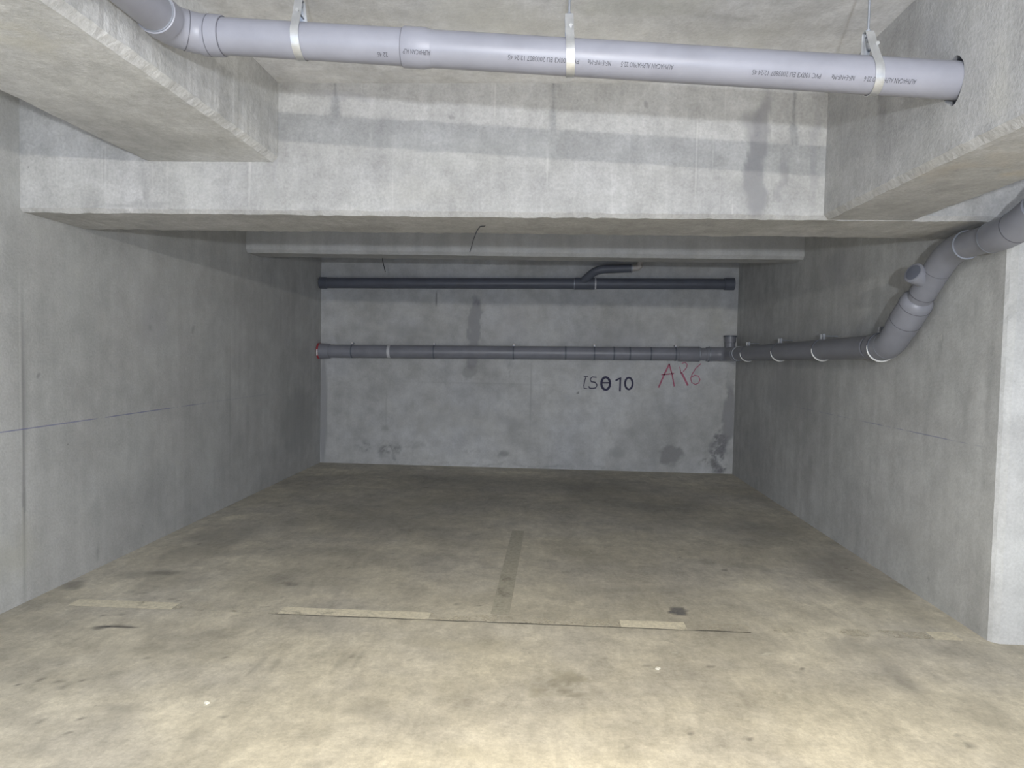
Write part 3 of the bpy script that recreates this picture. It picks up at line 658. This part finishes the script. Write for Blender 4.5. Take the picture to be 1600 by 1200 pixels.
# hangers ------------------------------------------------------------
def strap_path(c, r, top, half=0.016, n=30):
    """pear shaped loop in the plane square to the pipe; returns (horizontal, z) pairs"""
    pts = []
    a0 = math.radians(38)
    for i in range(n + 1):
        a = math.pi - a0 + (math.pi + 2 * a0) * i / n      # from upper back round the bottom to upper front
        pts.append((r * math.cos(a), r * math.sin(a)))
    zt = r + top
    pts += [(half + 0.012, r + top * 0.42), (half + 0.002, zt - 0.012), (half - 0.004, zt), (-half + 0.004, zt), (-half - 0.002, zt - 0.012), (-half - 0.012, r + top * 0.42)]
    return pts
def hanger(pxx, lab, top=0.085, tilt=0.0, wide=0.030):
    x = W(pxx, 75, Y=2.56).x; c = atx(x)
    t = thing('pipe_hanger', lab, 'pipe hanger', (c.x, c.y, ZC), 'steel hangers carrying the ceiling pipe')
    pts = strap_path(c, PR + 0.0035, top)
    bm = bmesh.new(); n = len(pts); th = 0.0022
    rows = []
    for i, (h, z) in enumerate(pts):
        a = Vector(pts[i - 1]); b = Vector(pts[(i + 1) % n]); tn = (b - a).normalized(); nr = Vector((tn.y, -tn.x))
        row = []
        for (sx, so) in ((-1, -1), (1, -1), (1, 1), (-1, 1)):
            hh = h + nr.x * th * 0.5 * so; zz = z + nr.y * th * 0.5 * so
            row.append(bm.verts.new(c + Vector((sx * wide / 2 + tilt * zz, hh, zz))))
        rows.append(row)
    for i in range(n):
        r0, r1 = rows[i], rows[(i + 1) % n]
        for k_ in range(4): bm.faces.new((r0[k_], r0[(k_ + 1) % 4], r1[(k_ + 1) % 4], r1[k_]))
    st = link('strap', bm, m_zinc, t, True)
    zt = c.z + PR + top; xr = c.x + tilt * (PR + top)
    link('rod', tube([(xr, c.y, zt - 0.03), (xr, c.y, ZC)], 0.0042, 12), m_zincd, t, True)
    bm = bmesh.new()
    sweep(bm, [(xr, c.y, zt - 0.014), (xr, c.y, zt - 0.003)], 0.0095, 6)
    link('nut', bm, m_zincd, t)
    bm = bmesh.new(); sweep(bm, [(xr, c.y, zt + 0.002), (xr, c.y, zt + 0.010)], 0.0095, 6)
    link('nut', bm, m_zincd, t)
    bz = PR + top * 0.40
    link('bolt', tube([c + Vector((0, -0.038, bz)), c + Vector((0, 0.038, bz))], 0.0038, 10), m_zincd, t, True)
    bm = bmesh.new(); sweep(bm, [c + Vector((0, -0.040, bz)), c + Vector((0, -0.034, bz))], 0.007, 6); link('bolt_head', bm, m_zinc, t)
    return t
hanger(467, 'left of three steel pipe hangers, nearest the pipe bends', 0.074, -0.03)
hanger(891, 'middle steel hanger on the ceiling pipe, with bright strap', 0.080, -0.04)
hanger(1370, 'right of three steel pipe hangers, nearest the beam hole', 0.082, -0.12)

# upper pipe on the back wall ----------------------------------------
UA, UB = Vector((-2.885, 8.755, 2.285)), Vector((2.24, 8.755, 2.345))
UR = 0.066
def atu(x): return along(UA, UB, (x - UA.x) / (UB.x - UA.x))
up = thing('drain_pipe', 'dark pipe high on the shaded back wall with a branch', 'pipe', atu(0))
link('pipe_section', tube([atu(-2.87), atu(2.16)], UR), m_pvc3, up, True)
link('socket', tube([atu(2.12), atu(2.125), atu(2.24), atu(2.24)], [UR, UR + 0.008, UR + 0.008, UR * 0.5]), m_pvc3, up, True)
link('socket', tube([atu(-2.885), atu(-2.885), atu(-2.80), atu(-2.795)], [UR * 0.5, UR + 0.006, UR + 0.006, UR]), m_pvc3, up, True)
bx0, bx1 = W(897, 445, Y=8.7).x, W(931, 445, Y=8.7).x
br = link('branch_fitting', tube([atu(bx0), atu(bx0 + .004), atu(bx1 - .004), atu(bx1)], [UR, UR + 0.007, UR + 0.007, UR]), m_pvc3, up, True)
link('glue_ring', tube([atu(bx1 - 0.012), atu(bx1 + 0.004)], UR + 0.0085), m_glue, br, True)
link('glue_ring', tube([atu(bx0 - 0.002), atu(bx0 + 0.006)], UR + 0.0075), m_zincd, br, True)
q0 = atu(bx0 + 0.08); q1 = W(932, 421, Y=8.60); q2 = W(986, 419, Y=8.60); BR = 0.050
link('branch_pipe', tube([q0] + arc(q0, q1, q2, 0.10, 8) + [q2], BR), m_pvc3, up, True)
link('glue_ring', tube([q2 + Vector((0.0, 0, 0)), q2 + Vector((0.015, 0, 0))], BR + 0.004), m_zincd, up, True)
q3 = W(1000, 419, Y=8.60); q4 = Vector((q3.x + 0.02, 8.60, ZC))
rd = arc(q2, q3, q4, 0.07, 8)
tag(link('reducer', tube([q2 + Vector((0.012, 0, 0))] + rd[:6], [0.036] * 4 + [0.038] * 3), m_cream, up, True), 'pale cream elbow at the end of the branch')
tag(link('riser', tube([rd[5], rd[7], q4], 0.032), m_cream, up, True), 'pale riser hidden behind the inner beam')

# lower pipe: back wall, corner, right wall, then up under the beams ---
LR = 0.081
L0, L1 = Vector((-2.86, 8.745, 1.430)), Vector((2.19, 8.745, 1.488))
R0, R1 = Vector((2.205, 8.62, 1.492)), Vector((2.205, 4.69, 1.543))
lp = thing('drain_pipe', 'long grey pipe along back and right walls rising to the beam', 'pipe', along(L0, L1, 0.5))
def atl(x): return along(L0, L1, (x - L0.x) / (L1.x - L0.x))
link('pipe_section', tube([atl(-2.82), atl(1.75)], LR), m_pvc2, lp, True)
link('socket', tube([atl(-2.885), atl(-2.885), atl(-2.83), atl(-2.75), atl(-2.745)], [LR * .9, LR + 0.018, LR + 0.016, LR + 0.010, LR * .98]), m_pvc2, lp, True)
pl = tag(link('end_cap', tube([atl(-2.894), atl(-2.894), atl(-2.872), atl(-2.870)], [LR * .5, LR + 0.02, LR + 0.021, LR]), m_red, lp, True), 'red plug closing the pipe end')
bm = bmesh.new(); cc = atl(-2.882); 
sweep(bm, [cc + Vector((0, -LR - 0.018, -0.055)), cc + Vector((0, -LR - 0.0225, 0.0)), cc + Vector((0, -LR - 0.019, 0.02))], [0.010, 0.011, 0.008], 10); link('label_tag', bm, m_white, pl, True)
def ringl(x, w, mat, ex=0.002, nm='seal_ring'): link(nm, tube([atl(x - w), atl(x + w)], LR + ex), mat, lp, True)
ringl(W(606, 550, Y=8.67).x, 0.018, m_glue, 0.0012, 'glue_ring')
for pxx in (884, 960, 985, 1018): ringl(W(pxx, 550, Y=8.67).x, 0.010, m_pvc3)
for pxx in (1094, 1110): ringl(W(pxx, 550, Y=8.67).x, 0.005, m_zincd, 0.013)
c0, c1 = W(1075, 550, Y=8.67).x, W(1094, 550, Y=8.67).x
link('socket', tube([atl(c0 - .11), atl(c0 - .10), atl(c1), atl(c1 + 0.02)], [LR, LR + 0.009, LR + 0.010, LR]), m_pvc2, lp, True)
link('pipe_section', tube([atl(1.7), atl(1.98)], LR - 0.006), m_pvc2, lp, True)
# corner tee with a capped riser
TC = Vector((2.205, 8.70, 1.490))
ca = arc(atl(1.6), Vector((2.205, 8.745, 1.49)), R1, 0.16, 10)
te = link('corner_tee', tube([atl(1.93)] + ca + [along(R0, R1, 0.06)], LR + 0.004), m_pvc2, lp, True)
link('riser_stub', tube([TC - Vector((0, 0, 0.02)), TC + Vector((0, 0, 0.14)), TC + Vector((0, 0, 0.145)), TC + Vector((0, 0, 0.222)), TC + Vector((0, 0, 0.228))],
                        [0.060, 0.060, 0.068, 0.068, 0.060]), m_pvc2, te, True)
link('stub_rim', tube([TC + Vector((0, 0, 0.208)), TC + Vector((0, 0, 0.226))], 0.078), m_pvc3, te, True)
for t_ in (0.9,):
    link('glue_ring', tube([ca[2] - Vector((0.006, 0, 0)), ca[2] + Vector((0.006, 0, 0))], LR + 0.006), m_zincd, te, True)
def atr(y): return along(R0, R1, (R0.y - y) / (R0.y - R1.y))
rdir = (R1 - R0).normalized()
link('pipe_section', tube([atr(8.4), atr(4.95)], LR), m_pvc2, lp, True)
link('glue_ring', tube([atr(8.30), atr(8.285)], LR + 0.005), m_zincd, lp, True)
# rise along the wall
D1 = Vector((2.20, 4.035, 2.068)); 
ar = arc(R0, R1, D1, 0.09, 10)
ddir = (D1 - R1).normalized(); dl = (D1 - R1).length
def atd(t): return R1 + ddir * t
e1 = link('elbow', tube([atr(4.90)] + ar + [atd(0.20)], LR + 0.008), m_pvc2, lp, True)
link('seal_ring', tube([ar[3] - (ar[4] - ar[2]).normalized() * .002, ar[3] + (ar[4] - ar[2]).normalized() * .002], LR + 0.0095), m_zincd, e1, True)
link('sleeve', tube([atd(0.17), atd(0.175), atd(0.40), atd(0.43), atd(0.455), atd(0.46)], [LR + .008, LR + 0.013, LR + 0.013, LR + 0.010, LR - 0.008, LR - 0.02]), m_pvc2, lp, True)
link('seal_ring', tube([atd(0.255), atd(0.258)], LR + 0.0142), m_ring, lp, True)
link('seal_ring', tube([atd(0.395), atd(0.398)], LR + 0.0142), m_ring, lp, True)
SR = 0.070
link('pipe_section', tube([atd(0.42), atd(dl - 0.10)], SR), m_pvc2, lp, True)
link('socket', tube([atd(0.49), atd(0.495), atd(0.69), atd(0.695)], [SR, SR + .005, SR + .005, SR]), m_pvc2, lp, True)
link('seal_ring', tube([atd(0.495), atd(0.498)], SR + 0.0062), m_ring, lp, True)
link('seal_ring', tube([atd(0.688), atd(0.691)], SR + 0.0062), m_ring, lp, True)
cb = atd(0.585); cn = Vector((-0.86, -0.36, 0.36)).normalized()
co_ = link('cleanout_stub', tube([cb, cb + cn * 0.105, cb + cn * 0.107, cb + cn * 0.135, cb + cn * 0.138], [0.053, 0.053, 0.060, 0.060, 0.055]), m_pvc2, lp, True)
link('plug', tube([cb + cn * 0.132, cb + cn * 0.1395, cb + cn * 0.1405], [0.046, 0.046, 0.040]), m_pvc3, co_, True)
# under the cross beam and out toward the viewer
D2 = Vector((2.20, 3.50, 2.078)); D3 = Vector((2.235, 2.6, 2.50))
ar2 = arc(R1, D1, D2, 0.13, 10); u2 = (D2 - D1).normalized()
e2 = link('elbow', tube([atd(dl - 0.15)] + ar2 + [D1 + u2 * 0.16], SR + 0.006), m_pvc2, lp, True)
link('glue_ring', tube([D1 + u2 * 0.155, D1 + u2 * 0.161], SR + 0.0075), m_zincd, e2, True)
link('pipe_section', tube([D1 + u2 * 0.1, D2 - u2 * 0.1], SR), m_pvc2, lp, True)
ar3 = arc(D1, D2, D3, 0.12, 10); u3 = (D3 - D2).normalized()
e3 = link('elbow', tube([D2 - u2 * 0.16, D2 - u2 * 0.155] + ar3 + [D2 + u3 * 0.17, D2 + u3 * 0.175], [SR] + [SR + 0.008] * 12 + [SR]), m_pvc2, lp, True)
link('glue_ring', tube([D2 - u2 * 0.165, D2 - u2 * 0.159], SR + 0.009), m_zincd, e3, True)
link('seal_ring', tube([ar3[5] - (ar3[6] - ar3[4]).normalized() * .002, ar3[5] + (ar3[6] - ar3[4]).normalized() * .002], SR + 0.0095), m_ring, e3, True)
link('pipe_section', tube([D2 + u3 * 0.14, D3], SR), m_pvc2, lp, True)

# clips --------------------------------------------------------------
def clip_back(pxx, lab):
    x = W(pxx, 550, Y=8.67).x; c = atl(x)
    t = thing('pipe_clip', lab, 'pipe clip', c, 'clips holding the lower pipe to the back wall')
    link('band', hoop(c, L1 - L0, 0.009, LR + 0.0006, LR + 0.0035), m_pvc3, t, True)
    link('lug', boxbm(bmesh.new(), c.x - 0.010, c.x + 0.010, c.y - 0.012, c.y + 0.012, c.z + LR + 0.002, c.z + LR + 0.030), m_zincd, t)
    bm = bmesh.new(); bmesh.ops.create_icosphere(bm, subdivisions=2, radius=0.013)
    bmesh.ops.translate(bm, verts=bm.verts, vec=Vector((c.x, c.y - 0.016, c.z + LR + 0.022))); link('screw_head', bm, m_white, t, True)
    link('wall_pin', tube([(c.x, c.y, c.z + LR + .022), (c.x, YB, c.z + LR + .022)], 0.005, 10), m_zincd, t, True)
for pxx, lab in ((548, 'pipe clip nearest the red plug on the lower back pipe'), (677, 'second pipe clip from the red plug on the lower pipe'),
                 (802, 'pipe clip above and left of the black number'), (929, 'pipe clip straight above the black number'),
                 (1057, 'pipe clip above the pink letters')):
    clip_back(pxx, lab)
def clip_right(y, lab, rr=LR):
    c = atr(y)
    t = thing('pipe_clip', lab, 'pipe clip', c, 'clips holding the lower pipe to the right wall')
    link('band', hoop(c - rdir * 0.003, rdir, 0.007, rr + 0.0006, rr + 0.0050), m_pvc3, t, True)
    # glint on the front of the band, put in as a pale tapered arc
    n = 40; up_ = Vector((0, 0, 1)); sd = Vector((-1, 0, 0)); cyc = []
    for i in range(n + 1):
        a = math.radians(175 + 150 * i / n); cyc.append(c + rdir * 0.006 + (-sd * math.cos(a) + up_ * math.sin(a)) * (rr + 0.0085))
    tag(link('rim', tube(cyc, [0.0012 + 0.0052 * math.sin(math.pi * i / n) ** 0.6 for i in range(n + 1)], 10), m_glint, t, True), 'pale arc put in as the glint on the band front')
    link('lug', boxbm(bmesh.new(), c.x - 0.004, c.x + 0.014, c.y - 0.012, c.y + 0.012, c.z + rr + .002, c.z + rr + 0.045), m_zincd, t)
    link('lug', boxbm(bmesh.new(), c.x - 0.022, c.x - 0.010, c.y - 0.012, c.y + 0.012, c.z + rr + .002, c.z + rr + 0.042), m_zinc, t)
    link('wall_pin', tube([(c.x - .026, c.y, c.z + LR + .028), (XR, c.y, c.z + LR + .028)], 0.006, 10), m_zincd, t, True)
m_glint = plain('rim_glint', (0.78, 0.78, 0.76), 0.4, 0.3, 0.05, 16)  # paler than the other steel to imitate light caught on the edge
for pxx, lab in ((1163, 'pipe clip on the right wall beside the corner tee'), (1212, 'second pipe clip from the corner tee on the right wall'),
                 (1277, 'third pipe clip from the corner tee on the right wall'), (1366, 'pipe clip beside the lower bend of the rising pipe')):
    if pxx == 1366: clip_right(4.80, lab, LR + 0.008)      # round the socket of the bend
    else: clip_right(min(W(pxx, 550, X=2.205 - 0.04).y, 8.2), lab)

# loose odds and ends --------------------------------------------------
yw = 4.02
p = [W(758, 357, Y=yw), W(756, 353, Y=yw), W(750, 354, Y=yw), W(745, 361, Y=yw), W(740, 374, Y=yw), W(736, 388, Y=yw), W(734, 394, Y=yw)]
p[0].z = ZB + 0.005
wbm = tube(p, [0.006, 0.005, 0.0035, 0.003, 0.003, 0.0025, 0.002], 8)
tag(link('wire', wbm, m_black, None, True), 'short black hooked wire hanging under the wide front beam', 'wire')
p = [W(598, 402, Y=6.90), W(598, 408, Y=6.90), W(600, 416, Y=6.90), W(602, 425, Y=6.90)]; p[0].z = 2.365
tag(link('wire', tube(p, 0.004, 8), m_black, None, True), 'thin dark wire dangling from the beam deep inside the bay', 'wire')
q = W(1018, 734, Z=0)
db = thing('litter_scrap', 'small dark scrap with white tip by the back wall', 'litter', (q.x, q.y, 0))
bm = bmesh.new(); boxbm(bm, q.x - 0.055, q.x + 0.055, q.y - 0.03, q.y + 0.03, 0, 0.028); bmesh.ops.bevel(bm, geom=list(bm.edges), offset=0.008, segments=2, affect='EDGES')
link('body', bm, m_black, db)
bm = bmesh.new(); boxbm(bm, q.x - 0.02, q.x + 0.012, q.y - 0.036, q.y - 0.028, 0.004, 0.022); link('tip', bm, m_white, db)
def flake(x, y, s, lab):
    q = W(x, y, Z=0); bm = bmesh.new(); r = random.Random(int(x)); n = 9
    top = []; bot = []
    for i in range(n):
        a = 2 * math.pi * i / n; rr = s * r.uniform(0.55, 1.1)
        top.append(bm.verts.new((q.x + rr * math.cos(a) * 1.2, q.y + rr * math.sin(a), 0.004 + r.uniform(0, 0.004)))); bot.append(bm.verts.new((q.x + rr * math.cos(a) * 1.25, q.y + rr * math.sin(a), 0.0)))
    c_ = bm.verts.new((q.x, q.y, 0.009))
    for i in range(n):
        j = (i + 1) % n; bm.faces.new((top[i], top[j], c_)); bm.faces.new((bot[i], bot[j], top[j], top[i]))
    bm.faces.new(bot[::-1])
    tag(link('paint_flake', bm, m_flake, None), lab, 'litter')
m_flake = plain('pale_flake', (0.62, 0.60, 0.53), 0.8, 0, 0.1, 30)
flake(1028, 1045, 0.012, 'pale flake on the floor in front of the yellow paint strip')
flake(323, 1099, 0.011, 'pale flake lying on the floor at lower left')

for o in bpy.data.objects:
    if '_o' in o: del o['_o']
